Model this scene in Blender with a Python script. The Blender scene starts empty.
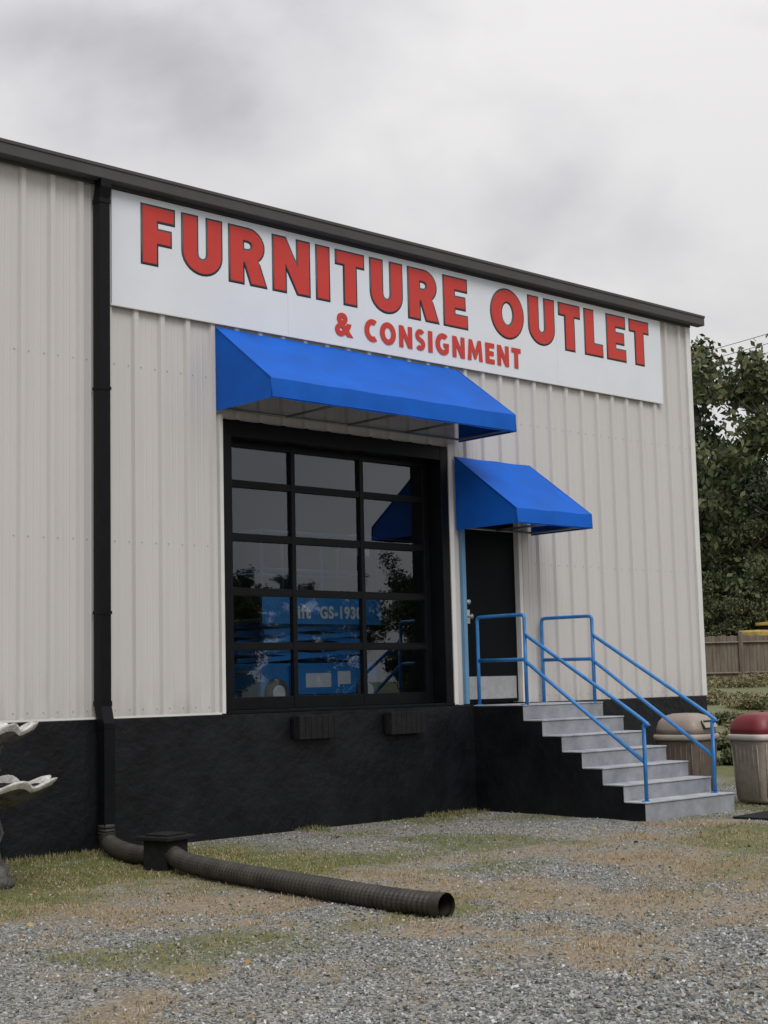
import bpy, bmesh, math, random
import numpy as np
from mathutils import Vector, Matrix
random.seed(7); rng=np.random.default_rng(11)
S=bpy.context.scene
C=bpy.context.collection
# ---------------------------------------------------------------- helpers
def mat(name,col,rough=.6,metal=0.,var=0.,vscale=8.,bump=0.,bscale=40.,col2=None,spec=None,stretch=None,bdist=.02):
    m=bpy.data.materials.new(name); m.use_nodes=True; nt=m.node_tree; N=nt.nodes; L=nt.links
    b=N['Principled BSDF']; b.inputs['Base Color'].default_value=(*col,1); b.inputs['Roughness'].default_value=rough
    b.inputs['Metallic'].default_value=metal
    if spec is not None: b.inputs['Specular IOR Level'].default_value=spec
    tc=N.new('ShaderNodeTexCoord'); src=tc.outputs['Object']
    if stretch:
        mp=N.new('ShaderNodeMapping'); mp.inputs['Scale'].default_value=stretch; L.new(src,mp.inputs[0]); src2=mp.outputs[0]
    else: src2=src
    if var>0 or col2:
        n=N.new('ShaderNodeTexNoise'); n.inputs['Scale'].default_value=vscale; n.inputs['Detail'].default_value=5; n.inputs['Roughness'].default_value=.62
        L.new(src2,n.inputs['Vector'])
        r=N.new('ShaderNodeValToRGB'); e=r.color_ramp.elements
        e[0].position=.32; e[1].position=.68
        c2=col2 if col2 else tuple(c*(1+var) for c in col)
        c1=col if col2 else tuple(c*(1-var) for c in col)
        e[0].color=(*c1,1); e[1].color=(*c2,1)
        L.new(n.outputs['Fac'],r.inputs[0]); L.new(r.outputs[0],b.inputs['Base Color'])
        mr=N.new('ShaderNodeMapRange'); mr.inputs['To Min'].default_value=max(0,rough-.12); mr.inputs['To Max'].default_value=min(1,rough+.12)
        L.new(n.outputs['Fac'],mr.inputs['Value']); L.new(mr.outputs[0],b.inputs['Roughness'])
    if bump>0:
        n2=N.new('ShaderNodeTexNoise'); n2.inputs['Scale'].default_value=bscale; n2.inputs['Detail'].default_value=4
        L.new(src,n2.inputs['Vector'])
        bp=N.new('ShaderNodeBump'); bp.inputs['Strength'].default_value=bump; bp.inputs['Distance'].default_value=bdist
        L.new(n2.outputs['Fac'],bp.inputs['Height']); L.new(bp.outputs[0],b.inputs['Normal'])
    return m
def island_mat(name,cols,rough=.8):
    m=bpy.data.materials.new(name); m.use_nodes=True; nt=m.node_tree; N=nt.nodes; L=nt.links
    b=N['Principled BSDF']; b.inputs['Roughness'].default_value=rough; b.inputs['Specular IOR Level'].default_value=.2
    g=N.new('ShaderNodeNewGeometry'); r=N.new('ShaderNodeValToRGB'); cr=r.color_ramp
    while len(cr.elements)<len(cols): cr.elements.new(.5)
    for i,c in enumerate(cols):
        cr.elements[i].position=i/(len(cols)-1); cr.elements[i].color=(*c,1)
    L.new(g.outputs['Random Per Island'],r.inputs[0]); L.new(r.outputs[0],b.inputs['Base Color'])
    return m
def empty(name,loc=(0,0,0)):
    e=bpy.data.objects.new(name,None); e.location=loc; e.empty_display_size=.2; C.objects.link(e); return e
def adopt(o,p):
    if p is not None:
        o.parent=p; o.matrix_parent_inverse=Matrix.Translation(p.location).inverted()
    return o
def np_mesh(name,V,F,m,parent=None,smooth=False):
    V=np.asarray(V,dtype=np.float32); F=np.asarray(F,dtype=np.int32)
    me=bpy.data.meshes.new(name); k=F.shape[1]
    me.vertices.add(len(V)); me.vertices.foreach_set('co',V.ravel())
    me.loops.add(F.size); me.loops.foreach_set('vertex_index',F.ravel())
    me.polygons.add(len(F)); me.polygons.foreach_set('loop_start',np.arange(0,F.size,k,dtype=np.int32))
    me.polygons.foreach_set('loop_total',np.full(len(F),k,dtype=np.int32))
    me.update(calc_edges=True)
    me.polygons.foreach_set('use_smooth',np.full(len(F),smooth,dtype=bool))
    me.materials.append(m); o=bpy.data.objects.new(name,me); C.objects.link(o); return adopt(o,parent)
def py_mesh(name,V,F,m,parent=None,smooth=False):
    me=bpy.data.meshes.new(name); me.from_pydata([tuple(v) for v in V],[],F); me.update()
    for p in me.polygons: p.use_smooth=smooth
    me.materials.append(m); o=bpy.data.objects.new(name,me); C.objects.link(o); return adopt(o,parent)
def box(name,m,x0,x1,y0,y1,z0,z1,parent=None,bev=0.,rot=None,segs=2):
    bm=bmesh.new(); bmesh.ops.create_cube(bm,size=1)
    cx,cy,cz=(x0+x1)/2,(y0+y1)/2,(z0+z1)/2
    for v in bm.verts: v.co=Vector((v.co.x*(x1-x0),v.co.y*(y1-y0),v.co.z*(z1-z0)))
    if bev>0: bmesh.ops.bevel(bm,geom=bm.edges[:],offset=bev,segments=segs,affect='EDGES',profile=.5)
    M=Matrix.Translation((cx,cy,cz))
    if rot is not None: M=M@rot
    bm.transform(M)
    me=bpy.data.meshes.new(name); bm.to_mesh(me); bm.free(); me.materials.append(m)
    o=bpy.data.objects.new(name,me); C.objects.link(o); return adopt(o,parent)
def tube(name,pts,r,m,parent=None,sides=10,smooth=True,cap=True,offang=0.):
    P=np.array(pts,float); n=len(P); R=np.full(n,r,float) if np.isscalar(r) else np.array(r,float)
    T=np.zeros_like(P); T[1:-1]=P[2:]-P[:-2]; T[0]=P[1]-P[0]; T[-1]=P[-1]-P[-2]
    T/=np.linalg.norm(T,axis=1)[:,None]+1e-12
    up=np.array([0,0,1.]) if abs(T[0][2])<.9 else np.array([0,-1.,0])
    V=[]; nrm=up-T[0]*np.dot(up,T[0]); nrm/=np.linalg.norm(nrm)
    for i in range(n):
        nrm=nrm-T[i]*np.dot(nrm,T[i]); nrm/=np.linalg.norm(nrm); b=np.cross(T[i],nrm)
        for k in range(sides):
            a=2*math.pi*k/sides+offang; V.append(P[i]+R[i]*(math.cos(a)*nrm+math.sin(a)*b))
    F=[]
    for i in range(n-1):
        for k in range(sides):
            k2=(k+1)%sides; F.append((i*sides+k,i*sides+k2,(i+1)*sides+k2,(i+1)*sides+k))
    if cap: F.append(tuple(range(sides))[::-1]); F.append(tuple((n-1)*sides+k for k in range(sides)))
    return py_mesh(name,V,F,m,parent,smooth)
def bez(pts,n):
    P=[Vector(p) for p in pts]; out=[]
    P=[P[0]*2-P[1]]+P+[P[-1]*2-P[-2]]
    for i in range(1,len(P)-2):
        for j in range(n):
            t=j/n; a,b,c,d=P[i-1],P[i],P[i+1],P[i+2]
            out.append(.5*((2*b)+(c-a)*t+(2*a-5*b+4*c-d)*t*t+(3*b-a-3*c+d)*t**3))
    out.append(P[-2]); return out
def loft(name,rings,m,parent=None,n=32,ex=2.,smooth=True,loc=(0,0,0),wave=None,cap=True):
    V=[];F=[]
    for i,(z,rx,ry) in enumerate(rings):
        for k in range(n):
            a=2*math.pi*k/n; c,s=math.cos(a),math.sin(a)
            x=math.copysign(abs(c)**(2/ex),c)*rx; y=math.copysign(abs(s)**(2/ex),s)*ry; zz=z
            if wave:
                w=wave[i]; q=math.cos(w[1]*a); x*=1+w[0]*q; y*=1+w[0]*q; zz+=w[2]*q
            V.append((x+loc[0],y+loc[1],zz+loc[2]))
    for i in range(len(rings)-1):
        for k in range(n):
            k2=(k+1)%n; F.append((i*n+k,i*n+k2,(i+1)*n+k2,(i+1)*n+k))
    if cap: F.append(tuple(range(n))[::-1]); F.append(tuple((len(rings)-1)*n+k for k in range(n)))
    return py_mesh(name,V,F,m,parent,smooth)
def h2(ix,iy,s): 
    v=np.sin(ix*127.1+iy*311.7+s*74.7)*43758.5453; return v-np.floor(v)
def vn(x,y,s=0):
    x=np.asarray(x,float);y=np.asarray(y,float); ix=np.floor(x);iy=np.floor(y);fx=x-ix;fy=y-iy
    fx=fx*fx*(3-2*fx);fy=fy*fy*(3-2*fy)
    return (h2(ix,iy,s)*(1-fx)+h2(ix+1,iy,s)*fx)*(1-fy)+(h2(ix,iy+1,s)*(1-fx)+h2(ix+1,iy+1,s)*fx)*fy
def fbm(x,y,s=0,o=4):
    t=0;a=.5;n=0
    for i in range(o): t=t+a*vn(x*2**i,y*2**i,s+i);n+=a;a*=.5
    return t/n
def ss(a,b,x):
    t=np.clip((x-a)/(b-a),0,1); return t*t*(3-2*t)
# ---------------------------------------------------------------- camera
cp=math.atan(172/1500); ya=math.radians(46.93); rr=math.atan(.024)
fw=Vector((math.cos(ya)*math.cos(cp),math.sin(ya)*math.cos(cp),math.sin(cp)))
r0=Vector((math.sin(ya),-math.cos(ya),0)); u0=r0.cross(fw)
cx=r0*math.cos(rr)-u0*math.sin(rr); cy=r0*math.sin(rr)+u0*math.cos(rr)
cam=bpy.data.cameras.new('camera'); co=bpy.data.objects.new('camera',cam); C.objects.link(co)
M=Matrix((cx,cy,-fw)).transposed().to_4x4(); M.translation=Vector((0,-12,1.5)); co.matrix_world=M
cam.sensor_fit='HORIZONTAL'; cam.sensor_width=36; cam.lens=36*1500/768; cam.clip_end=2000; S.camera=co
S.view_settings.view_transform='Standard'; S.view_settings.look='None'; S.view_settings.exposure=0
# ---------------------------------------------------------------- world / sky
SUN_EL=math.radians(48); SUN_AZ=math.radians(200)
W=bpy.data.worlds.new('World'); S.world=W; W.use_nodes=True; nt=W.node_tree; N=nt.nodes; L=nt.links
for n in list(N): N.remove(n)
out=N.new('ShaderNodeOutputWorld'); sky=N.new('ShaderNodeTexSky'); sky.sky_type='NISHITA'; sky.sun_disc=False
sky.sun_elevation=SUN_EL; sky.sun_rotation=SUN_AZ; sky.dust_density=3
bg1=N.new('ShaderNodeBackground'); bg1.inputs[1].default_value=.08; L.new(sky.outputs[0],bg1.inputs[0])
tc=N.new('ShaderNodeTexCoord'); mp=N.new('ShaderNodeMapping'); mp.inputs['Scale'].default_value=(1,1,1.6); L.new(tc.outputs['Generated'],mp.inputs[0])
n1=N.new('ShaderNodeTexNoise'); n1.inputs['Scale'].default_value=4.6; n1.inputs['Detail'].default_value=6; n1.inputs['Roughness'].default_value=.5; n1.inputs['Distortion'].default_value=.25
L.new(mp.outputs[0],n1.inputs['Vector'])
def math_n(op,a=None,b=None,c=None,clamp=False):
    q=N.new('ShaderNodeMath'); q.operation=op; q.use_clamp=clamp
    for i,v in enumerate((a,b,c)):
        if v is None: continue
        if isinstance(v,(int,float)): q.inputs[i].default_value=v
        else: L.new(v,q.inputs[i])
    return q.outputs[0]
wn=N.new('ShaderNodeTexNoise'); wn.inputs['Scale'].default_value=9; wn.inputs['Detail'].default_value=6; L.new(tc.outputs['Generated'],wn.inputs['Vector'])
va=N.new('ShaderNodeVectorMath'); va.operation='MULTIPLY_ADD'; L.new(wn.outputs['Color'],va.inputs[0]); va.inputs[1].default_value=(.18,.18,.14) 
vs=N.new('ShaderNodeVectorMath'); vs.operation='SUBTRACT'; L.new(tc.outputs['Generated'],vs.inputs[0]); vs.inputs[1].default_value=(.09,.09,.07); L.new(vs.outputs[0],va.inputs[2])
def blob(d,rad,zs):
    s=N.new('ShaderNodeVectorMath'); s.operation='SUBTRACT'; L.new(va.outputs[0],s.inputs[0]); s.inputs[1].default_value=d
    m=N.new('ShaderNodeVectorMath'); m.operation='MULTIPLY'; L.new(s.outputs[0],m.inputs[0]); m.inputs[1].default_value=(1,1,zs)
    l=N.new('ShaderNodeVectorMath'); l.operation='LENGTH'; L.new(m.outputs[0],l.inputs[0])
    mr=N.new('ShaderNodeMapRange'); mr.interpolation_type='SMOOTHSTEP'; L.new(l.outputs['Value'],mr.inputs['Value'])
    mr.inputs['From Min'].default_value=0; mr.inputs['From Max'].default_value=rad; mr.inputs['To Min'].default_value=1; mr.inputs['To Max'].default_value=0
    return mr.outputs[0]
b1=blob((.501,.773,.385),.12,1.9); b2=blob((.735,.605,.300),.11,2.0); b3=blob((.66,.66,.335),.08,2.4)
bl=math_n('MAXIMUM',math_n('MAXIMUM',b1,math_n('MULTIPLY',b2,.8)),math_n('MULTIPLY',b3,.3))
val=math_n('SUBTRACT',n1.outputs['Fac'],math_n('MULTIPLY',bl,.22))
rp=N.new('ShaderNodeValToRGB'); e=rp.color_ramp.elements; e[0].position=.10; e[0].color=(.42,.41,.44,1); e[1].position=.60; e[1].color=(.80,.785,.785,1)
q=e.new(.36); q.color=(.64,.63,.65,1)
L.new(val,rp.inputs[0])
sx=N.new('ShaderNodeSeparateXYZ'); L.new(tc.outputs['Generated'],sx.inputs[0])
zz=math_n('MAXIMUM',sx.outputs[2],0.); z2=math_n('MULTIPLY',zz,zz); gain=math_n('MULTIPLY_ADD',z2,1.15,.93)
bg2=N.new('ShaderNodeBackground'); L.new(rp.outputs[0],bg2.inputs[0]); L.new(gain,bg2.inputs[1])
mx=N.new('ShaderNodeMixShader'); mx.inputs[0].default_value=.95; L.new(bg1.outputs[0],mx.inputs[1]); L.new(bg2.outputs[0],mx.inputs[2]); L.new(mx.outputs[0],out.inputs[0])
sd=bpy.data.lights.new('sun','SUN'); sd.energy=1.4; sd.angle=math.radians(30); sd.color=(1,.98,.95)
so=bpy.data.objects.new('sun',sd); C.objects.link(so)
sdir=Vector((math.sin(SUN_AZ)*math.cos(SUN_EL),math.cos(SUN_AZ)*math.cos(SUN_EL),math.sin(SUN_EL)))
so.rotation_euler=sdir.to_track_quat('Z','Y').to_euler(); so.location=sdir*60
# ---------------------------------------------------------------- materials
M_side=mat('siding_paint',(.55,.53,.515),.45,0,.025,1.0,.02,3,stretch=(2,2,.35),spec=.3)
nt=M_side.node_tree; N=nt.nodes; L=nt.links; bs=N['Principled BSDF']; src=bs.inputs['Base Color'].links[0].from_socket
tcs=N.new('ShaderNodeTexCoord'); sxz=N.new('ShaderNodeSeparateXYZ'); L.new(tcs.outputs['Object'],sxz.inputs[0])
mpz=N.new('ShaderNodeMapping'); mpz.inputs['Scale'].default_value=(6,6,1.2); L.new(tcs.outputs['Object'],mpz.inputs[0]); nz=N.new('ShaderNodeTexNoise'); nz.inputs['Scale'].default_value=1.6; nz.inputs['Detail'].default_value=6; L.new(mpz.outputs[0],nz.inputs['Vector'])
mrz=N.new('ShaderNodeMapRange'); mrz.inputs['From Min'].default_value=1.7; mrz.inputs['From Max'].default_value=1.2; mrz.inputs['To Min'].default_value=.05; mrz.inputs['To Max'].default_value=.45; L.new(sxz.outputs[2],mrz.inputs['Value'])
mrn=N.new('ShaderNodeMapRange'); mrn.inputs['From Min'].default_value=.42; mrn.inputs['From Max'].default_value=.72; L.new(nz.outputs['Fac'],mrn.inputs['Value'])
fc=math_n('MULTIPLY',mrz.outputs[0],mrn.outputs[0]); mxx=N.new('ShaderNodeMix'); mxx.data_type='RGBA'; L.new(fc,mxx.inputs[0]); L.new(src,mxx.inputs[6]); mxx.inputs[7].default_value=(.33,.30,.27,1); L.new(mxx.outputs[2],bs.inputs['Base Color'])
M_trim=mat('white_trim',(.66,.65,.63),.5,0,.05,5)
M_fasc=mat('fascia_paint',(.06,.059,.055),.5,0,.12,4,spec=.3)
M_black=mat('black_painted_concrete',(.003,.0035,.005),.45,0,0,2.2,.5,11,col2=(.009,.010,.013),spec=.28,bdist=.025)
M_blackm=mat('black_metal',(.004,.0045,.006),.42,0,.2,6,spec=.18)
M_rub=mat('rubber',(.012,.012,.013),.85,0,.3,14,.4,60,spec=.2)
M_sign=mat('sign_panel',(.68,.71,.755),.4,0,.03,1.5)
M_red=mat('red_letter',(.53,.045,.036),.5,0,.06,3,spec=.3)
M_out=mat('letter_outline',(.07,.075,.075),.5,0,.05,3)
M_blue=mat('awning_canvas',(.002,.10,.50),.7,0,.14,2.2,.12,9,spec=.25)
M_rail=mat('blue_rail_paint',(.03,.19,.50),.4,0,.2,9)
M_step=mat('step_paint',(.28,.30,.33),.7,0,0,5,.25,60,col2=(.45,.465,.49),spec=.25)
M_steel=mat('galv_steel',(.55,.56,.57),.35,.8,.1,20,.2,120)
M_door=mat('door_paint',(.004,.0055,.007),.55,0,.1,4,spec=.08)
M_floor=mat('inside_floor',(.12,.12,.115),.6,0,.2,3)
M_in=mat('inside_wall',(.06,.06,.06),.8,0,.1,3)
M_roof=mat('roof_metal',(.32,.32,.32),.45,.3,.1,2)
M_corr=mat('corrugated_plastic',(.010,.010,.009),.5,0,0,5,.1,50,col2=(.05,.043,.034),spec=.35)
def glass(name,tint,base):
    g=bpy.data.materials.new(name); g.use_nodes=True; gn=g.node_tree
    for n in list(gn.nodes): gn.nodes.remove(n)
    go=gn.nodes.new('ShaderNodeOutputMaterial'); gm=gn.nodes.new('ShaderNodeMixShader'); gt=gn.nodes.new('ShaderNodeBsdfTransparent'); gg=gn.nodes.new('ShaderNodeBsdfGlossy')
    gf=gn.nodes.new('ShaderNodeFresnel'); gf.inputs[0].default_value=1.5; ga=gn.nodes.new('ShaderNodeMath'); ga.operation='MULTIPLY_ADD'; ga.inputs[1].default_value=1.25; ga.inputs[2].default_value=base
    gt.inputs[0].default_value=tint; gg.inputs['Roughness'].default_value=.0; gg.inputs[0].default_value=(.86,.93,1,1)
    gn.links.new(gf.outputs[0],ga.inputs[0]); gn.links.new(ga.outputs[0],gm.inputs[0]); gn.links.new(gt.outputs[0],gm.inputs[1]); gn.links.new(gg.outputs[0],gm.inputs[2]); gn.links.new(gm.outputs[0],go.inputs[0])
    return g
M_glass=glass('glass_pane',(.80,.87,.92,1),.055); M_added_skyl=glass('added_skylight_sheet',(.95,.95,.95,1),.03)
# ---------------------------------------------------------------- ground
def terrain(x,y):
    return 1.25*ss(24,50,x*.8+y*.6)
def masks(x,y):
    n=fbm(x*.7,y*.7,3); n2=fbm(x*1.1,y*1.1,9); n3=fbm(x*.9+5,y*.9,21); n4=fbm(x*3.2,y*3.2,61,3)
    Cg=ss(-6.1,-7.2,y+.10*(x-5)+1.5*(n-.5)+.5*(n4-.5))
    Wb=ss(-3.4,-2.2,y+1.6*(n3-.5))*ss(7.4,9.2,x+1.6*(n-.5))
    p=ss(.36,.60,.6*n2+.4*n4)*.95+.06
    tan=np.clip((1-Cg)*(1-.75*Wb)*p+Cg*.5*ss(.46,.62,.5*n2+.5*n4),0,1)
    far=ss(16,20,x)
    green=1.35*ss(-3.6,-1.8,y)*ss(9.4,7.6,x)*ss(.24,.50,fbm(x*1.3,y*1.3,33))+ .8*ss(.48,.62,fbm(x*.8,y*.8,41))*(1-Cg)*ss(-6.3,-4.8,y)+far*.7
    green=np.clip(green,0,1)
    return tan,green,Cg
xs=np.unique(np.concatenate([np.linspace(-500,-30,12),np.arange(-30,0,2.),np.arange(0,20,.11),np.arange(20,80,1.5),np.linspace(80,600,14)]))
ys=np.unique(np.concatenate([np.linspace(-500,-30,12),np.arange(-30,-12,1.5),np.arange(-12,.6,.11),np.arange(.6,80,2.),np.linspace(80,600,14)]))
X,Y=np.meshgrid(xs,ys,indexing='ij')
def gz(x,y):
    near=ss(-14,-11,y)*ss(24,19,x)*ss(-4,0,x)
    return .045+terrain(x,y)+near*(.06*(fbm(x*.45,y*.45,5)-.5)+.024*(fbm(x*3,y*3,8,3)-.5)-.02*ss(-6,-7.2,y))*ss(.0,-.5,y)
Z=gz(X,Y)
nx,ny=len(xs),len(ys); idx=np.arange(nx*ny).reshape(nx,ny)
F=np.stack([idx[:-1,:-1],idx[1:,:-1],idx[1:,1:],idx[:-1,1:]],-1).reshape(-1,4)
MG=bpy.data.materials.new('gravel_ground'); MG.use_nodes=True; nt=MG.node_tree; N=nt.nodes; L=nt.links; b=N['Principled BSDF']; b.inputs['Roughness'].default_value=.9; b.inputs['Specular IOR Level'].default_value=.2
at=N.new('ShaderNodeVertexColor'); at.layer_name='mask'; sp=N.new('ShaderNodeSeparateColor'); L.new(at.outputs[0],sp.inputs[0])
tc=N.new('ShaderNodeTexCoord')
vo=N.new('ShaderNodeTexVoronoi'); vo.inputs['Scale'].default_value=55; L.new(tc.outputs['Object'],vo.inputs['Vector'])
bw=N.new('ShaderNodeSeparateColor'); L.new(vo.outputs['Color'],bw.inputs[0])
r1=N.new('ShaderNodeValToRGB'); e=r1.color_ramp.elements; e[0].color=(.075,.075,.070,1); e[1].color=(.40,.405,.39,1); k=e.new(.5); k.color=(.20,.203,.193,1); L.new(bw.outputs[0],r1.inputs[0])
ns=N.new('ShaderNodeTexNoise'); ns.inputs['Scale'].default_value=30; ns.inputs['Detail'].default_value=6; ns.inputs['Roughness'].default_value=.75; L.new(tc.outputs['Object'],ns.inputs['Vector'])
r2=N.new('ShaderNodeValToRGB'); e=r2.color_ramp.elements; e[0].position=.3; e[0].color=(.13,.10,.07,1); e[1].position=.72; e[1].color=(.42,.335,.23,1); L.new(ns.outputs['Fac'],r2.inputs[0])
r3=N.new('ShaderNodeValToRGB'); e=r3.color_ramp.elements; e[0].position=.3; e[0].color=(.05,.062,.018,1); e[1].position=.72; e[1].color=(.19,.205,.06,1); L.new(ns.outputs['Fac'],r3.inputs[0])
nb=N.new('ShaderNodeTexNoise'); nb.inputs['Scale'].default_value=8; nb.inputs['Detail'].default_value=7; nb.inputs['Roughness'].default_value=.8; L.new(tc.outputs['Object'],nb.inputs['Vector'])
def mk(sock,gainv):
    a=math_n('ADD',sock,math_n('MULTIPLY_ADD',nb.outputs['Fac'],1.7,-.85)); return math_n('MULTIPLY',a,gainv,clamp=True)
m1=N.new('ShaderNodeMix'); m1.data_type='RGBA'; L.new(mk(sp.outputs[0],.9),m1.inputs[0]); L.new(r1.outputs[0],m1.inputs[6]); L.new(r2.outputs[0],m1.inputs[7])
m2=N.new('ShaderNodeMix'); m2.data_type='RGBA'; L.new(mk(sp.outputs[1],.9),m2.inputs[0]); L.new(m1.outputs[2],m2.inputs[6]); L.new(r3.outputs[0],m2.inputs[7])
L.new(m2.outputs[2],b.inputs['Base Color'])
bp=N.new('ShaderNodeBump'); bp.inputs['Strength'].default_value=.9; bp.inputs['Distance'].default_value=.012; bp.invert=True
L.new(vo.outputs['Distance'],bp.inputs['Height']); bp2=N.new('ShaderNodeBump'); bp2.inputs['Strength'].default_value=.6; bp2.inputs['Distance'].default_value=.02; L.new(ns.outputs['Fac'],bp2.inputs['Height']); L.new(bp.outputs[0],bp2.inputs['Normal']); L.new(bp2.outputs[0],b.inputs['Normal'])
gr=np_mesh('ground',np.stack([X,Y,Z],-1).reshape(-1,3),F,MG,None,True)
tA,gA,cA=masks(X,Y); ca=gr.data.color_attributes.new('mask','FLOAT_COLOR','POINT')
ca.data.foreach_set('color',np.stack([tA,gA,cA,np.ones_like(tA)],-1).astype(np.float32).ravel())
def scatter(n,x0,x1,y0,y1): return rng.uniform(x0,x1,n),rng.uniform(y0,y1,n)
def onstair(x,y): return (x>12.45)&(x<14.13)&(y>-2.46)
ax,ay=scatter(110000,1.5,9.5,-11,-3.6); bx_,by_=scatter(70000,4,18,-6.5,-.1); 
px=np.concatenate([ax,bx_]); py=np.concatenate([ay,by_])
t_,g_,c_=masks(px,py)
keep=(rng.random(len(px))<np.clip(1-.85*t_-.6*g_+.25*c_,.12,1))&~onstair(px,py); px,py,c_=px[keep],py[keep],c_[keep]
n=len(px); cube=np.array([[-1,-1,-1],[1,-1,-1],[1,1,-1],[-1,1,-1],[-1,-1,1],[1,-1,1],[1,1,1],[-1,1,1]],float)*.58
sz=(.0050+.0065*rng.random(n)**2.5+.007*c_*rng.random(n)**1.5)
V=cube[None]*(1+rng.uniform(-.42,.42,(n,8,3)))*sz[:,None,None]*np.stack([rng.uniform(.8,1.6,n),rng.uniform(.8,1.2,n),rng.uniform(.5,.9,n)],-1)[:,None,:]
def rotm(n,tilt=.6):
    a=rng.uniform(0,6.28,n);b_=rng.normal(0,tilt,n);c=rng.normal(0,tilt,n)
    ca,sa,cb,sb,cc,sc=np.cos(a),np.sin(a),np.cos(b_),np.sin(b_),np.cos(c),np.sin(c); o=np.zeros(n);i=np.ones(n)
    Rz=np.stack([np.stack([ca,-sa,o],-1),np.stack([sa,ca,o],-1),np.stack([o,o,i],-1)],1)
    Rx=np.stack([np.stack([i,o,o],-1),np.stack([o,cb,-sb],-1),np.stack([o,sb,cb],-1)],1)
    Ry=np.stack([np.stack([cc,o,sc],-1),np.stack([o,i,o],-1),np.stack([-sc,o,cc],-1)],1)
    return Rz@Rx@Ry
V=np.einsum('nij,nkj->nki',rotm(n),V); V+=np.stack([px,py,gz(px,py)+sz*.35],-1)[:,None,:]
fq=np.array([[0,3,2,1],[4,5,6,7],[0,1,5,4],[1,2,6,5],[2,3,7,6],[3,0,4,7]])
F=(fq[None]+(np.arange(n)*8)[:,None,None]).reshape(-1,4)
M_st=island_mat('gravel_stone',[(.06,.064,.062),(.15,.16,.158),(.24,.252,.252),(.18,.17,.15),(.32,.34,.345),(.25,.22,.18),(.52,.54,.54)],.85)
np_mesh('gravel',V.reshape(-1,3),F,M_st)
def blades(name,n,x0,x1,y0,y1,wf,cols,hmin,hmax,lean,w=.0024):
    x,y=scatter(n,x0,x1,y0,y1); k=(rng.random(n)<wf(x,y))&~onstair(x,y); x,y=x[k],y[k]; n=len(x)
    h=rng.uniform(hmin,hmax,n); a=rng.uniform(0,6.28,n); ln=rng.uniform(.2,lean,n); z=gz(x,y)
    B=np.stack([x,y,z],-1); D=np.stack([np.cos(a),np.sin(a),0*a],-1); Pp=np.stack([-np.sin(a),np.cos(a),0*a],-1)*w
    mid=B+D*(h*ln*.4)[:,None]+np.array([0,0,1])*(h*.6)[:,None]; tip=B+D*(h*ln)[:,None]+np.array([0,0,1])*(h*np.clip(1.1-.6*ln,.12,1))[:,None]
    V=np.stack([B-Pp,B+Pp,mid+Pp*.8,mid-Pp*.8,tip],1); i=(np.arange(n)*5)[:,None]
    F1=np.concatenate([i+0,i+1,i+2,i+3],1); F2=np.concatenate([i+3,i+2,i+4],1)
    me=bpy.data.meshes.new(name); me.from_pydata(V.reshape(-1,3).tolist(),[],F1.tolist()+F2.tolist()); me.materials.append(island_mat(name+'_mat',cols,.8)); o=bpy.data.objects.new(name,me); C.objects.link(o)
blades('dry_grass',170000,2,15,-9,-.1,lambda x,y:np.clip(masks(x,y)[0]*1.05*ss(.36,.58,fbm(x*4,y*4,55,3))-.02,0,1),[(.28,.215,.135),(.46,.37,.24),(.20,.15,.09),(.38,.30,.19),(.16,.15,.07),(.36,.23,.12)],.008,.036,1.9)
blades('green_grass',90000,2,18,-7,-.1,lambda x,y:np.clip(masks(x,y)[1]*ss(.30,.52,fbm(x*3,y*3,77,3)),0,1),[(.06,.085,.02),(.12,.15,.03),(.19,.21,.06),(.24,.22,.10)],.010,.038,1.4)
blades('wall_weeds',16000,2.5,12.4,-.45,-.06,lambda x,y:np.clip(1.6*ss(.5,.66,fbm(x*2.2,y*.5,91,3))*ss(-.45,-.1,y),0,1),[(.07,.09,.03),(.14,.16,.05),(.30,.25,.14),(.20,.19,.09)],.02,.075,1.1)
x,y=scatter(420,3,16,-9,-.15); k=~onstair(x,y); x,y=x[k],y[k]; n=len(x); z=gz(x,y)+.012
a=rng.uniform(0,6.28,n); s_=rng.uniform(.012,.028,n); d1=np.stack([np.cos(a)*s_,np.sin(a)*s_,rng.normal(0,.006,n)],-1); d2=np.stack([-np.sin(a)*s_*.6,np.cos(a)*s_*.6,rng.normal(0,.006,n)],-1); c=np.stack([x,y,z],-1)
np_mesh('fallen_leaves',np.stack([c-d1,c+d2,c+d1,c-d2+np.array([0,0,.006])],1).reshape(-1,3),np.arange(n*4).reshape(-1,4),island_mat('fallen_leaf',[(.16,.09,.04),(.28,.18,.08),(.10,.07,.04),(.36,.28,.14)]))
# ---------------------------------------------------------------- building
B=empty('metal_warehouse_building',(5,0,0))
PITCH=.305
bx=[0,.018,.066,.084,.150,.156,.166,.172,.218,.224,.234,.240]; bh=[0,.036,.036,0,0,.0035,.0035,0,0,.0035,.0035,0]
def siding(name,a0,a1,z0,z1,axis='x',off=0.,sgn=-1):
    pts=[a0,a1]; k0=int(a0/PITCH)-2
    for k in range(k0,int(a1/PITCH)+2):
        for q in bx:
            v=k*PITCH+q
            if a0+.001<v<a1-.001: pts.append(v)
    pts=sorted(pts); V=[];F=[]
    for i,a in enumerate(pts):
        h=np.interp((a%PITCH),bx+[PITCH],bh+[0])
        for z in (z0,z1):
            V.append((a,off+sgn*h,z) if axis=='x' else (off-sgn*h,a,z))
        if i: j=2*i; F.append((j-2,j,j+1,j-1))
    return py_mesh(name,V,F,M_side,B)
Z0,Z1=1.245,6.34
siding('siding_a',-24,8.985,Z0,Z1); siding('siding_b',8.985,12.20,4.20,Z1); siding('siding_c',12.20,12.385,Z0,Z1)
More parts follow.
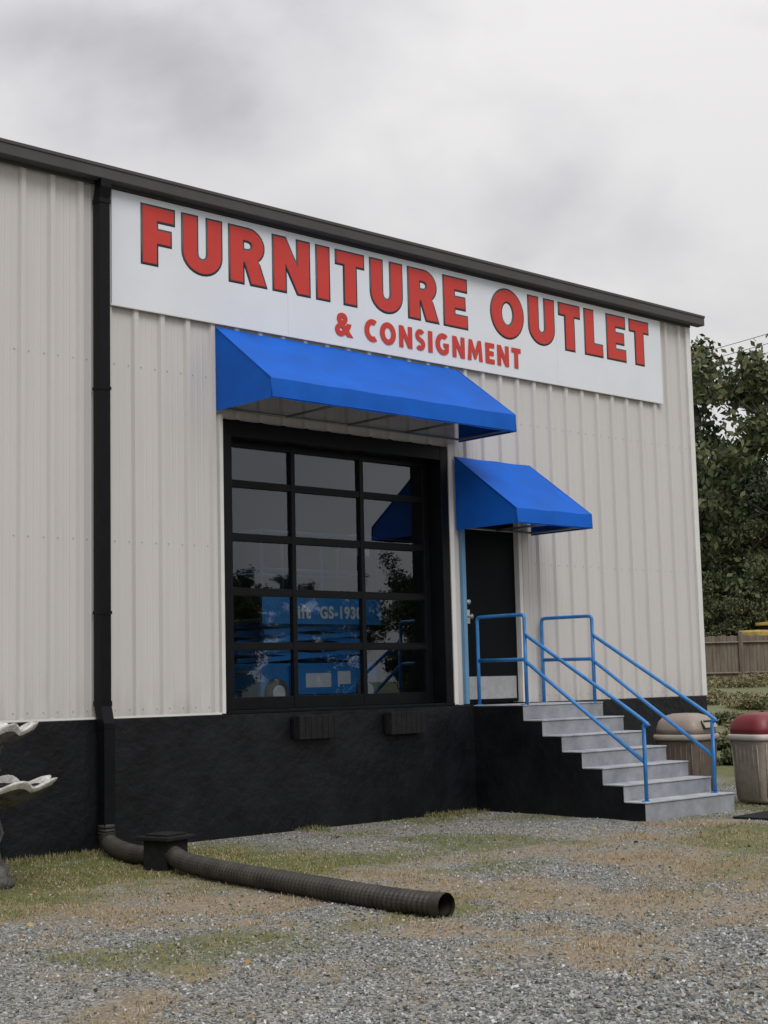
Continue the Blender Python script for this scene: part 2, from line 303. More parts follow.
siding('siding_d',12.385,13.42,3.46,Z1); siding('siding_e',13.42,17.0,Z0,Z1)
siding('siding_side',0,25,Z0,6.3,'y',17.03)
for i,(a,b_,z0,z1) in enumerate([(-24,8.985,.0,6.3),(8.985,12.2,4.2,6.3),(12.2,12.385,1.2,6.3),(12.385,13.42,3.46,6.3),(13.42,16.98,1.2,6.3)]):
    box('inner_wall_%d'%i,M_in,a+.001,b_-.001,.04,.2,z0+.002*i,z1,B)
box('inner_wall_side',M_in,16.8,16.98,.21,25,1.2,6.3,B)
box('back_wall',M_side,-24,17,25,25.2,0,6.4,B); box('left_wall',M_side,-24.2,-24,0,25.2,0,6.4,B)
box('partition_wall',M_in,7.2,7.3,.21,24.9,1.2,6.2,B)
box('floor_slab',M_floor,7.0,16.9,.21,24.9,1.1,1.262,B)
box('corner_trim',M_trim,16.96,17.06,-.045,.06,Z0,6.34,B,.004)
box('base_flashing',M_trim,-24,8.94,-.042,-.038,1.242,1.262,B)
box('foundation_front',M_black,-24,17.04,-.05,.035,-.2,1.24,B,.006)
box('foundation_side',M_black,16.7,17.05,.036,25,-.2,1.238,B)
box('door_sill',M_blackm,9.0,12.19,-.056,.3,1.2405,1.272,B,.004)
def rz_(y): return 6.375+(y+.06)*.08
def slope(name,x0,x1,y0,y1,m):
    V=[(x0,y0,rz_(y0)),(x1,y0,rz_(y0)),(x1,y1,rz_(y1)),(x0,y1,rz_(y1))]; V+=[(a,b_,c+.05) for a,b_,c in V]
    py_mesh(name,V,[(3,2,1,0),(4,5,6,7),(0,1,5,4),(1,2,6,5),(2,3,7,6),(3,0,4,7)],m,B)
slope('roof_a',-24.4,9.4,-.06,12.5,M_roof); slope('roof_b',12.9,17.18,-.06,12.5,M_roof); slope('roof_c',9.401,12.899,-.06,.6,M_roof); slope('roof_d',9.401,12.899,4.4,12.5,M_roof)
slope('added_skylight',9.401,12.899,.601,4.399,M_added_skyl)  # unseen roof opening, added to let daylight onto the lift inside
zr=rz_(12.5); py_mesh('roof_back',[(-24.4,12.5,zr),(17.18,12.5,zr),(17.18,25.3,6.38),(-24.4,25.3,6.38),(-24.4,12.5,zr+.05),(17.18,12.5,zr+.05),(17.18,25.3,6.43),(-24.4,25.3,6.43)],[(3,2,1,0),(4,5,6,7),(1,2,6,5),(2,3,7,6)],M_roof,B)
py_mesh('gable_wall',[(17.0,0,6.29),(17.0,25,6.29),(17.0,12.5,7.37)],[(0,1,2)],M_side,B)
box('gutter',M_fasc,-24.4,17.21,-.19,-.062,6.325,6.445,B,.008)
box('gutter_lip',M_fasc,-24.4,17.215,-.20,-.17,6.43,6.465,B,.005)
box('gutter_backflashing',M_fasc,-24.4,17.05,-.061,-.038,6.30,6.36,B)
V=[];F=[]
for z in (1.32,2.90,4.6):
    for k in range(-10,60):
        for q in (.115,.275):
            x=k*PITCH+q
            if (8.95<x<12.4 and z<4.25) or (12.2<x<13.5 and z<3.5) or x>16.95 or x<2: continue
            if (8.9<x<12.45 and z>4.2) or(12.3<x<13.6 and z<4.12): continue
            s=.0045;i=len(V); V+=[(x-s,-.007,z-s),(x+s,-.007,z-s),(x+s,-.007,z+s),(x-s,-.007,z+s),(x-s,.002,z-s),(x+s,.002,z-s),(x+s,.002,z+s),(x-s,.002,z+s)]
            F+=[(i,i+1,i+2,i+3),(i+4,i,i+3,i+7),(i+1,i+5,i+6,i+2),(i+3,i+2,i+6,i+7),(i+4,i+5,i+1,i)]
py_mesh('fasteners',V,F,mat('fastener',(.38,.365,.35),.5,.2),B)
D=B
box('jamb_left',M_blackm,8.99,9.10,-.040,.28,1.273,4.19,D,.004); box('jamb_right',M_blackm,12.08,12.195,-.040,.28,1.273,4.19,D,.004)
box('head',M_blackm,9.101,12.079,-.038,.28,4.03,4.188,D,.004)
box('opening_trim_left',M_trim,8.945,8.987,-.046,-.001,1.25,4.23,D); box('opening_trim_right',M_trim,12.2,12.262,-.050,-.001,1.25,4.23,D,.004)
gy=.19
zr_=[(1.40,1.875),(1.955,2.43),(2.51,2.99),(3.07,3.545),(3.62,3.965)]; xr_=[(9.15,10.04),(10.095,11.02),(11.075,11.99)]
for i,(a,b_) in enumerate(xr_):
    for j,(c,d_) in enumerate(zr_):
        t=[random.uniform(-.0022,.0022) for _ in range(3)]
        py_mesh('glass_lite_%d_%d'%(i,j),[(a-.01,gy+.02-t[0],c-.01),(b_+.01,gy+.02+t[0],c-.01),(b_+.01,gy+.02+t[0]+t[1],d_+.01),(a-.01,gy+.02-t[0]+t[1],d_+.01)],[(0,1,2,3)],M_glass,D)
for i,(a,b_) in enumerate([(9.101,9.15),(10.04,10.095),(11.02,11.075),(11.99,12.078)]): box('stile_%d'%i,M_blackm,a,b_,gy-.02,gy+.04,1.275,4.028,D,.004)
for i,(a,b_) in enumerate([(1.274,1.40),(1.875,1.955),(2.43,2.51),(2.99,3.07),(3.545,3.62),(3.965,4.029)]):
    box('rail_%da'%i,M_blackm,9.151,10.039,gy-.016,gy+.036,a,b_,D,.004); box('rail_%db'%i,M_blackm,10.096,11.019,gy-.016,gy+.036,a,b_,D,.004); box('rail_%dc'%i,M_blackm,11.076,11.989,gy-.016,gy+.036,a,b_,D,.004)
    if 0<i<5: box('seam_%d'%i,M_rub,9.16,12.0,gy-.018,gy-.0165,(a+b_)/2-.004,(a+b_)/2+.004,D)
for i,(a,b_) in enumerate([(9.82,10.36),(11.10,11.62)]):
    for k in range(7):
        w=(b_-a)/7; box('dock_bumper_%d_%d'%(i,k),M_rub,a+k*w,a+(k+1)*w-.004,-.17,-.052,.96,1.20,B,.006)
    box('bumper_plate_%d'%i,M_blackm,a-.03,b_+.03,-.075,-.0515,.99,1.17,B)
M_frb=mat('frame_blue',(.12,.26,.42),.5,0,.1,6)
box('frame_left',M_frb,12.386,12.44,-.05,.12,1.25,3.45,B,.003); box('frame_right',M_trim,13.36,13.419,-.045,.12,1.25,3.45,B,.003); box('frame_top',M_trim,12.441,13.359,-.04,.12,3.395,3.45,B)
box('door_leaf',M_door,12.442,13.358,.03,.075,1.27,3.393,B,.002)
box('kick_plate',M_steel,12.48,13.32,.022,.0285,1.30,1.56,B,.001)
V=[];F=[]
for a in range(34):
    for c in range(10):
        x=12.495+a*.0245; z=1.315+c*.0245; s=.007 if (a+c)%2 else .0035; t=.0035 if (a+c)%2 else .007; i=len(V)
        V+=[(x-s,.021,z),(x,.017,z-t),(x+s,.021,z),(x,.017,z+t)]; F.append((i,i+1,i+2,i+3))
py_mesh('kick_plate_tread',V,F,M_steel,B)
tube('door_knob',[(12.53,.028,2.25),(12.53,-.02,2.25),(12.53,-.035,2.25)],[.012,.012,.03],M_steel,B,12); tube('deadbolt',[(12.53,.028,2.42),(12.53,.0,2.42)],.028,M_steel,B,12)
box('knob_plate',M_steel,12.50,12.56,.024,.029,2.17,2.33,B,.001)
# stairs
ST=empty('concrete_stairs',(13.2,-1.4,0))
sx0=12.50; sxr=lambda y:13.80+.11*(-y-.05); zt=1.222; rise=(zt-.055)/7; run=.27
prof=[(-.0515,-.1),(-.0515,zt)]; y=-.80; z=zt; prof.append((y,z))
for i in range(7):
    z2_=z-rise if i<6 else -.1; prof.append((y,z2_)); z=z2_
    if i<6: y-=run; prof.append((y,z))
nP=len(prof); V=[(sx0,a,b_) for a,b_ in prof]+[(sxr(a),a,b_) for a,b_ in prof]
F=[tuple(range(nP)),tuple(range(2*nP-1,nP-1,-1))]+[(i,i+nP,(i+1)%nP+nP,(i+1)%nP) for i in range(nP)]
o=py_mesh('stair_body',V,F,M_black,ST)
bm=bmesh.new(); bm.from_mesh(o.data); bmesh.ops.recalc_face_normals(bm,faces=bm.faces[:]); bm.to_mesh(o.data); bm.free()
y=-.80;z=zt
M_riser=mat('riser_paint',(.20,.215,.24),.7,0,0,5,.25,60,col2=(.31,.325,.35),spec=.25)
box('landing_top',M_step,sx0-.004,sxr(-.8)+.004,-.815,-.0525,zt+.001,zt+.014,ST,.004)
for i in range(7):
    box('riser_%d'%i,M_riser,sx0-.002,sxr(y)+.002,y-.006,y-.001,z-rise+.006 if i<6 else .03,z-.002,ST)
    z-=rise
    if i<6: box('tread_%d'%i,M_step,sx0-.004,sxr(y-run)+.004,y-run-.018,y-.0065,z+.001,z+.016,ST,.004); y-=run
def rail(xr,name,k,yb):
    R=empty(name,(xr,-1.3,1.2)); r=.021
    zt_=2.235; fx=lambda y:xr+k*(-y-.08)
    def pl(nm,pts): tube(nm,[(fx(p[0]),p[0],p[1]) for p in pts],r,M_rail,R,10)
    def bz(pts,n): return [(v.y,v.z) for v in bez([(0,a,b_) for a,b_ in pts],n)]
    zb=.27
    pl('top_rail',bz([(-.085,1.235),(-.085,2.15)],2)+bz([(-.085,2.19),(-.10,2.225),(-.14,zt_)],4)+bz([(-.74,zt_),(-.785,2.225),(-.80,2.19)],4)+[(-.80,2.03)]+bz([(-.84,1.99),(yb+.06,1.10),(yb,1.02)],5)+[(yb,zb-.04)])
    pl('mid_rail',[(-.10,1.74),(-.76,1.735),(-.82,1.70),(yb+.01,.64)])
    pl('landing_post',[(-.80,1.235),(-.80,2.05)])
    for yy,zz_ in ((-.085,1.237),(-.76,1.237)): tube('base_flange',[(fx(yy),yy,zz_),(fx(yy),yy,zz_+.008)],.04,M_rail,R,14,False)
    tube('base_flange_b',[(fx(yb),yb+.01,.238),(fx(yb),yb+.01,.248)],.04,M_rail,R,14,False)
rail(12.56,'stair_handrail',.015,-2.37); rail(13.68,'stair_handrail',.10,-2.30)
# ---------------------------------------------------------------- awnings
def awning(x0,x1,zb,zv,zt_,d,nr):
    A=empty('blue_awning',((x0+x1)/2,-d/2,zt_)); y0=-.036; V=[];F=[]; nx=nr*8+1; nyy=9
    def sag(i): return math.sin(math.pi*((i/8)%1))**2
    for i in range(nx):
        x=x0+(x1-x0)*i/(nx-1)
        for j in range(nyy):
            t=j/(nyy-1); y=y0+(-d-y0)*t; z=zt_+(zv-zt_)*t-.012*sag(i)*math.sin(math.pi*t)+.003*math.sin(i*.9+j*.7); V.append((x,y,z))
        for j in (1,2): V.append((x,-d-.004+.006*sag(i)*j/2,zv+(zb-zv)*j/2-.006*sag(i)*(j==2)))
    m=nyy+2
    for i in range(nx-1):
        for j in range(m-1): F.append((i*m+j,i*m+j+1,(i+1)*m+j+1,(i+1)*m+j))
    o=py_mesh('canvas_top',V,F,M_blue,A,True); s=o.modifiers.new('s','SOLIDIFY'); s.thickness=.004
    o.modifiers.new('e','EDGE_SPLIT').split_angle=math.radians(35)
    for k,x in enumerate((x0,x1)):
        e_=.003 if k==0 else -.003
        py_mesh('canvas_end_%d'%k,[(x+e_,y0,zt_),(x+e_,y0,zb),(x+e_,-d,zb),(x+e_,-d,zv)],[(0,1,2,3)],M_blue,A)
        tube('piping_%d'%k,[(x,y0,zt_),(x,-d,zv),(x,-d-.003,zb)],.006,M_blue,A,6)
    tube('hem',[(x0,-d-.005,zb+.012),(x1,-d-.005,zb+.012)],.005,M_blue,A,5)
    fr=mat('awning_frame',(.25,.26,.27),.4,.6)
    for i in range(nr+1):
        x=x0+.03+(x1-x0-.06)*i/nr
        tube('frame_rib_%d'%i,[(x,y0-.02,zt_-.05),(x,-d+.04,zv-.03),(x,-d+.04,zb+.03),(x,y0-.02,zb+.03)],.013,fr,A,8)
    for yy,zz_ in ((-d+.04,zb+.03),(-d+.04,zv-.03),(-.06,zb+.03)): tube('frame_bar',[(x0+.03,yy,zz_),(x1-.03,yy,zz_)],.013,fr,A,8)
awning(8.915,12.40,4.262,4.455,5.12,.925,4); awning(12.315,13.61,3.235,3.40,4.09,.975,2)
# ---------------------------------------------------------------- sign
SG=empty('store_sign',(12,-.05,5.7))
sxs=[7.68,9.85,12.02,14.19,16.355]
for i in range(4): box('sign_panel_%d'%i,M_sign,sxs[i]+.001,sxs[i+1]-.001,-.058,-.036,5.162,6.290,SG,.0015)
box('sign_edge_bottom',M_trim,7.67,16.365,-.061,-.037,5.15,5.161,SG)
def arc(cx,cy,r,a0,a1,n=10,ry=None):
    ry=ry or r; return [(cx+r*math.cos(math.radians(a0+(a1-a0)*i/n)),cy+ry*math.sin(math.radians(a0+(a1-a0)*i/n))) for i in range(n+1)]
def thick(path,w):
    P=[Vector((a,b_)) for a,b_ in path]; Lf=[];Rt=[]
    for i,p in enumerate(P):
        t=(P[min(i+1,len(P)-1)]-P[max(i-1,0)]).normalized(); nn=Vector((-t.y,t.x))*w/2; Lf.append(tuple(p+nn)); Rt.append(tuple(p-nn))
    return Lf+Rt[::-1]
s=.25
G={'I':(.25,[[(0,0),(s,0),(s,1),(0,1)]]),
'F':(.56,[[(0,0),(s,0),(s,.37),(.50,.37),(.50,.60),(s,.60),(s,.77),(.56,.77),(.56,1),(0,1)]]),
'E':(.57,[[(0,0),(.57,0),(.57,.225),(s,.225),(s,.39),(.52,.39),(.52,.61),(s,.61),(s,.775),(.57,.775),(.57,1),(0,1)]]),
'T':(.60,[[(.175,0),(.425,0),(.425,.77),(.60,.77),(.60,1),(0,1),(0,.77),(.175,.77)]]),
'L':(.52,[[(0,0),(.52,0),(.52,.235),(s,.235),(s,1),(0,1)]]),
'N':(.74,[[(0,0),(.235,0),(.235,.53),(.50,0),(.74,0),(.74,1),(.505,1),(.505,.47),(.24,1),(0,1)]]),
'M':(.92,[[(0,0),(.22,0),(.24,.52),(.40,.08),(.52,.08),(.68,.52),(.70,0),(.92,0),(.84,1),(.64,1),(.46,.50),(.28,1),(.08,1)]]),
'U':(.72,[[(0,1),(0,.36)]+arc(.36,.36,.36,180,360,14)+[(.72,1),(.465,1),(.465,.36)]+arc(.36,.36,.105,0,-180,8,.13)+[(.255,1)]]),
'R':(.70,[[(0,0),(s,0),(s,.38),(.29,.38),(.42,0),(.70,0),(.54,.47)]+arc(.365,.70,.30,-52,90,10)+[(0,1)],[(s,.60),(.35,.60)]+arc(.35,.695,.095,-90,90,6)+[(s,.79)]]),
'O':(.88,[arc(.44,.5,.44,0,350,35,.515),arc(.44,.5,.175,0,345,23,.27)]),
'C':(.66,[arc(.44,.5,.44,58,302,24,.515)+arc(.44,.5,.18,298,62,20,.27)]),
'G':(.82,[arc(.44,.5,.44,50,318,26,.515)+[(.79,.55),(.46,.55),(.46,.37),(.54,.37)]+arc(.44,.5,.18,310,56,20,.27)]),
'S':(.56,[thick(arc(.29,.70,.175,35,250,14,.185)+arc(.27,.30,.175,70,-145,14,.185),.225)])}
def word(txt,x0,x1,zb,h,outline=True,gap=.18):
    tot=sum(G[c][0] for c in txt)+gap*(len(txt)-1); sc=(x1-x0)/tot
    for kind in ((0,1) if outline else (1,)):
        cu=bpy.data.curves.new('letters','CURVE'); cu.dimensions='2D'; cu.fill_mode='BOTH'; x=0
        if kind==1: cu.extrude=.001
        else: cu.bevel_depth=.022; cu.bevel_resolution=0
        for c in txt:
            w,loops=G[c]
            for lp in loops:
                sp_=cu.splines.new('POLY'); sp_.points.add(len(lp)-1); sp_.use_cyclic_u=True
                for i,(a,b_) in enumerate(lp): sp_.points[i].co=((x+a)*sc,b_*h,0,1)
            x+=w+gap
        o=bpy.data.objects.new('letters_%s_%s'%('outline' if kind==0 else 'face',txt.lower()),cu)
        o.location=(x0,-.0605 if kind==0 else -.0655,zb); o.rotation_euler=(math.pi/2,0,0)
        if kind==0: o.scale=(1,1,.08)
        cu.materials.append(M_out if kind==0 else M_red); C.objects.link(o)
        o.parent=SG; o.matrix_parent_inverse=Matrix.Translation(SG.location).inverted()
word('FURNITURE',8.03,12.57,5.635,.57); word('OUTLET',13.0,16.07,5.635,.57); word('CONSIGNMENT',10.93,13.50,5.264,.25,False,.18)
def fit_text(txt,x0,x1,z0,z1,y,m,off,parent,name,spc=1.12):
    cu=bpy.data.curves.new(name,'FONT'); cu.body=txt; cu.size=1; cu.offset=off; cu.extrude=.003; cu.space_character=spc
    o=bpy.data.objects.new(name,cu); C.objects.link(o); bpy.context.view_layer.update()
    bb=[Vector(v) for v in o.bound_box]; w0=min(v.x for v in bb);w1=max(v.x for v in bb);h0=min(v.y for v in bb);h1=max(v.y for v in bb)
    sx_=(x1-x0)/(w1-w0); sz_=(z1-z0)/(h1-h0); o.scale=(sx_,sz_,1); o.rotation_euler=(math.pi/2,0,0); o.location=(x0-w0*sx_,y,z0-h0*sz_)
    cu.materials.append(m); o.parent=parent; o.matrix_parent_inverse=Matrix.Translation(parent.location).inverted(); return o
fit_text('&',10.50,10.76,5.262,5.522,-.064,M_red,.04,SG,'text_ampersand')
# ---------------------------------------------------------------- downspout & drain
DS=empty('downspout',(7.55,-.1,3))
dx=7.54
tube('spout',[(dx,-.13,6.33),(dx,-.13,6.26),(dx,-.10,6.14),(dx,-.10,1.38),(dx,-.16,1.18),(dx,-.16,.26)],.080,M_blackm,DS,4,False,True,math.pi/4)
for z_ in (4.3,2.2): box('strap_%d'%int(z_*10),M_blackm,dx-.064,dx+.064,-.164,-.034,z_,z_+.03,DS)
for z_ in (6.1,1.36,1.16): box('collar_%d'%int(z_*100),M_blackm,dx-.062,dx+.062,-.164 if z_>1.2 else -.222,-.038 if z_>1.2 else -.098,z_,z_+.045,DS)
def corr(name,path,r,parent,step=.021,amp=.06):
    P=bez(path,40); d=[0]
    for i in range(1,len(P)): d.append(d[-1]+(P[i]-P[i-1]).length)
    n=int(d[-1]/step)*3; q=[];R=[]
    pat=(-amp,amp,amp)
    for i in range(n+1):
        t=d[-1]*i/n; q.append([np.interp(t,d,[p[k] for p in P]) for k in range(3)]); R.append(r*(1+pat[i%3]))
    return tube(name,q,R,M_corr,parent,20,False,False)
corr('flex_elbow',[(dx,-.16,.30),(dx,-.17,.18),(dx-.05,-.35,.12),(7.30,-.95,.11),(7.20,-1.42,.13)],.075,DS,.03,.07)
CB=empty('drain_box',(7.18,-1.62,.1)); rz=Matrix.Rotation(.25,4,'Z')
box('basin',M_rub,7.05,7.31,-1.74,-1.48,.0,.28,CB,.012,rz); box('basin_lid',M_rub,7.005,7.355,-1.785,-1.435,.28,.315,CB,.01,rz); box('lid_ridge',M_rub,7.06,7.30,-1.73,-1.49,.315,.332,CB,.006,rz)
DP=empty('corrugated_drain_pipe',(7,-3.5,.1))
path=[(7.16,-1.74,.165),(7.06,-2.1,.135),(6.93,-2.9,.125),(6.83,-3.9,.122),(6.76,-4.7,.118),(6.77,-5.22,.118)]
corr('pipe',path,.072,DP,.044,.09); corr('pipe_inner',path,.060,DP,.05,.0)
tube('pipe_cuff',[(6.767,-5.16,.118),(6.772,-5.24,.118)],[.081,.081],M_corr,DP,24,True,False)
# ---------------------------------------------------------------- scissor lift inside
SL=empty('scissor_lift',(11.4,1.6,1.26)); lb=mat('lift_blue',(.035,.27,.70),.35,0,.08,5); lw=mat('decal_white',(.85,.86,.86),.4,0,.03,5); ld=mat('lift_grey',(.12,.12,.13),.5,0,.1,5); lr=mat('lift_rail_blue',(.015,.07,.18),.45,0,.1,5)
lx0,lx1,ly0,ly1=10.42,12.23,1.18,1.94; f=1.262
box('chassis',lb,lx0+.02,lx1-.02,ly0+.06,ly1-.06,f+.10,f+.50,SL,.03); box('chassis_tray',lb,lx0+.42,lx1-.42,ly0,ly0+.055,f+.14,f+.47,SL,.01)
box('battery_door',lw,lx0+.62,lx0+1.0,ly0-.004,ly0-.001,f+.22,f+.38,SL); box('decal_b',lw,lx0+1.1,lx0+1.3,ly0-.004,ly0-.001,f+.25,f+.40,SL)
for wx in (lx0+.23,lx1-.23):
    for wy in (ly0+.0,ly1-.11):
        tube('tire',[(wx,wy,f+.165),(wx,wy+.02,f+.165),(wx,wy+.09,f+.165),(wx,wy+.11,f+.165)],[.15,.165,.165,.15],ld,SL,28,False); tube('hub',[(wx,wy-.012,f+.165),(wx,wy+.005,f+.165)],[.075,.095],lw,SL,20,False)
z=f+.54
for k in range(4):
    for yy in (ly0+.12,ly1-.16):
        for s_ in (1,-1):
            a=math.atan2(.10*s_,1.6); box('scissor_arm',lb,lx0+.12,lx1-.12,yy+(0 if s_>0 else .045),yy+(.04 if s_>0 else .085),z+.02,z+.075,SL,.004,Matrix.Rotation(-a,4,'Y'))
    z+=.105
pz=f+1.0
box('platform_deck',ld,lx0,lx1,ly0,ly1,pz-.04,pz,SL,.01); box('platform_side',lb,lx0,lx1,ly0-.006,ly0-.001,pz-.06,pz+.24,SL,.002)
fit_text('GS-1930',lx0+.84,lx1-.32,pz+.0,pz+.15,ly0-.012,lw,.04,SL,'side_text'); fit_text('Lift',lx0+.40,lx0+.70,pz+.0,pz+.16,ly0-.012,lw,.03,SL,'side_text_b')
for yy in (ly0+.02,ly1-.02):
    for h_ in (.55,.98): tube('guard_rail',[(lx0+.02,yy,pz+h_),(lx1-.02,yy,pz+h_)],.018,lr,SL,8)
    for i in range(3): x_=lx0+.02+(lx1-lx0-.04)*i/2; tube('guard_post',[(x_,yy,pz),(x_,yy,pz+.98)],.018,lr,SL,8)
for x_ in (lx0+.02,lx1-.02):
    for h_ in (.55,.98): tube('guard_end',[(x_,ly0+.02,pz+h_),(x_,ly1-.02,pz+h_)],.018,lr,SL,8)
box('control_box',ld,lx1-.35,lx1-.08,ly0+.05,ly0+.25,pz+.72,pz+1.02,SL,.02); box('control_decal',lw,lx1-.32,lx1-.12,ly0+.046,ly0+.049,pz+.76,pz+.9,SL)
for k in range(3): tube('ladder_step',[(lx0-.03,ly0+.2,f+.2+k*.2),(lx0-.03,ly1-.2,f+.2+k*.2)],.015,ld,SL,6)
# ---------------------------------------------------------------- fountain
FT=empty('tiered_garden_fountain',(5.66,-1.5,.05)); fd=mat('fountain_stone',(.025,.025,.024),.7,0,0,9,.5,40,col2=(.15,.15,.14),spec=.35); fl=mat('fountain_rim',(.30,.30,.28),.7,0,0,11,.4,40,col2=(.74,.73,.70))
fx,fy=5.64,-1.5
loft('pedestal',[(.0,.20,.20),(.06,.20,.20),(.09,.15,.15),(.14,.17,.17),(.18,.11,.11),(.30,.08,.08),(.40,.12,.12),(.50,.09,.09),(.58,.07,.07),(.64,.12,.12)],fd,FT,32,2,True,(fx,fy,.05))
def bowl(nm,z,r,w):
    rg=[(z-.17*r/.45,.08,.08),(z-.15*r/.45,r*.35,r*.35),(z-.09*r/.45,r*.72,r*.72),(z-.02,r*.95,r*.95)]
    wv=[(0,8,0),(.04,8,0),(.06,8,.006),(.07,8,.02)]
    loft(nm+'_shell',rg,fd,FT,72,2,True,(fx,fy,0),wv,False)
    rg=[(z-.022,r*.945,r*.945),(z+.012,r*1.02,r*1.02),(z+.028,r*1.03,r*1.03),(z+.026,r*.96,r*.96),(z-.01,r*.86,r*.86)]
    loft(nm+'_rim',rg,fl,FT,72,2,True,(fx,fy,0),[(.07,8,.02),(.09,8,.028),(.10,8,.03),(.09,8,.028),(.06,8,.01)],False)
    loft(nm+'_inside',[(z-.012,r*.87,r*.87),(z-.06,r*.6,r*.6),(z-.09,.05,.05)],fd,FT,72,2,True,(fx,fy,0),[(.06,8,.01),(.03,8,0),(0,8,0)],True)
bowl('lower_bowl',.80,.47,1); bowl('upper_bowl',1.22,.34,1)
loft('upper_stem',[(.70,.10,.10),(.76,.06,.06),(.86,.055,.055),(.92,.10,.10),(.98,.07,.07),(1.08,.10,.10),(1.12,.13,.13)],fd,FT,28,2,True,(fx,fy,0))
loft('finial',[(1.13,.08,.08),(1.2,.05,.05),(1.28,.075,.075),(1.34,.04,.04),(1.42,.012,.012)],fd,FT,24,2,True,(fx,fy,0))
# ---------------------------------------------------------------- trash cans
def can(x,y,rot,bodyc,lidc,rimc,flap):
    T=empty('trash_can',(x,y,.05)); mb=mat('can_body',bodyc,.75,0,.18,12,.4,80); ml=mat('can_lid',lidc,.45,0,.12,6,.1,30); mr_=mat('can_rim',rimc,.5,0,.1,6)
    md=mat('can_dark',(.02,.02,.02),.8)
    loft('body',[(0,.24,.24),(.03,.255,.255),(.30,.27,.27),(.66,.29,.29),(.70,.30,.30)],mb,T,48,5,True,(x,y,.06))
    for a in range(4):
        for k in range(-3,4):
            c_,s_=math.cos(a*math.pi/2),math.sin(a*math.pi/2); u=k*.07
            P=[(x+c_*(.248+.0)-s_*u*.9,y+s_*.248+c_*u*.9,.12),(x+c_*.284-s_*u,y+s_*.284+c_*u,.72)]
            tube('rib',P,.008,mb,T,6)
    loft('rim',[(.70,.315,.315),(.715,.325,.325),(.755,.325,.325),(.77,.31,.31)],mr_,T,48,5,True,(x,y,.06))
    loft('lid',[(.772,.308,.308),(.84,.30,.30),(.92,.275,.275),(.98,.22,.22),(1.01,.13,.13),(1.015,.02,.02)],ml,T,48,4,True,(x,y,.06))
    box('opening',md,x-.15,x+.15,y-.312,y-.27,.89,.99,T,.01); 
    box('flap',mr_,x-.155,x+.155,y-.322,y-.305,.895,.995,T,.006,Matrix.Rotation(-flap,4,'X'))
    T.rotation_euler=(0,0,rot)
can(14.83,-1.28,.15,(.14,.11,.088),(.27,.225,.19),(.34,.30,.25),.5)
can(15.10,-2.15,-.25,(.26,.225,.19),(.17,.017,.024),(.44,.40,.37),.2)
box('rubber_mat',M_rub,13.25,14.6,-3.55,-2.9,.04,.068,None,.006,Matrix.Rotation(.1,4,'Z'))
# ---------------------------------------------------------------- trees
def tree_meshes(seed,H,Rc,leafn,lsz,low=.22):
    rs=np.random.default_rng(seed); segs=[];tips=[]
    def grow(p,d,l,r,dep):
        n=4; q=p.copy(); pts=[q.copy()]; rad=[r]
        for i in range(n):
            d=d+rs.normal(0,.13,3)+np.array([0,0,.05]); d/=np.linalg.norm(d); q=q+d*l/n; pts.append(q.copy()); rad.append(r*(1-.45*(i+1)/n))
        segs.append((pts,rad))
        if dep==0: tips.append(q); tips.append(pts[2]); return
        for _ in range(3 if dep>1 else 4):
            dd=d*.55+rs.normal(0,.62,3); dd[2]=dd[2]*.7+.15; dd/=np.linalg.norm(dd); grow(pts[rs.integers(2,5)],dd,l*rs.uniform(.55,.8),r*.5,dep-1)
    base=np.zeros(3); tr=[base]; q=base.copy(); d=np.array([0,0,1.])
    nT=8
    for i in range(nT): d=d+rs.normal(0,.05,3); d[2]=1; q=q+d/np.linalg.norm(d)*H*.8/nT; tr.append(q.copy())
    segs.append((tr,[H*.02*(1-.85*i/nT)+.02 for i in range(nT+1)]))
    for i in range(1,nT+1):
        if i/nT<low: continue
        for _ in range(3):
            a=rs.uniform(0,6.28); up=.15+.9*(i/nT)**2; w=Rc*(.5+.5*math.sin(math.pi*min(1,.25+.75*(1-i/nT)+.1)))
            grow(tr[i],np.array([math.cos(a),math.sin(a),up])/math.hypot(1,up),w*.55*rs.uniform(.7,1.15),H*.007,2)
    V=[];F=[]
    for pts,rad in segs:
        for i in range(len(pts)-1):
            a=np.array(pts[i]);b_=np.array(pts[i+1]);t=b_-a;t/=np.linalg.norm(t)+1e-9;u=np.cross(t,[.3,.9,.2]);u/=np.linalg.norm(u);v=np.cross(t,u);k=len(V)
            for c,rr_ in ((a,rad[i]),(b_,rad[i+1])):
                for s_ in range(5): V.append(c+rr_*(math.cos(s_*1.2566)*u+math.sin(s_*1.2566)*v))
            for s_ in range(5): F.append((k+s_,k+(s_+1)%5,k+5+(s_+1)%5,k+5+s_))
    tips=np.array(tips); ti=rs.integers(0,len(tips),leafn); cs=rs.uniform(.2,.6,len(tips))*Rc*.15
    c=tips[ti]+rs.normal(0,1,(leafn,3))*cs[ti][:,None]*np.array([1,1,.7])
    a=rs.normal(0,1,(leafn,3));a/=np.linalg.norm(a,axis=1)[:,None];b2=np.cross(a,rs.normal(0,1,(leafn,3)));b2/=np.linalg.norm(b2,axis=1)[:,None]
    s_=lsz*rs.uniform(.6,1.4,leafn)[:,None]
    LV=np.stack([c-a*s_,c+b2*s_*.55,c+a*s_,c-b2*s_*.55],1).reshape(-1,3); LF=np.arange(leafn*4).reshape(-1,4)
    return (np.array(V),np.array(F)),(LV,LF)
bark=mat('bark',(.09,.08,.065),.9,0,.3,6)
lfA=island_mat('leaf_dark',[(.036,.05,.03),(.056,.074,.042),(.08,.10,.055),(.115,.125,.07)],.7)
lfB=island_mat('leaf_olive',[(.045,.058,.03),(.075,.095,.043),(.11,.128,.06),(.155,.145,.078)],.7)
protos=[]
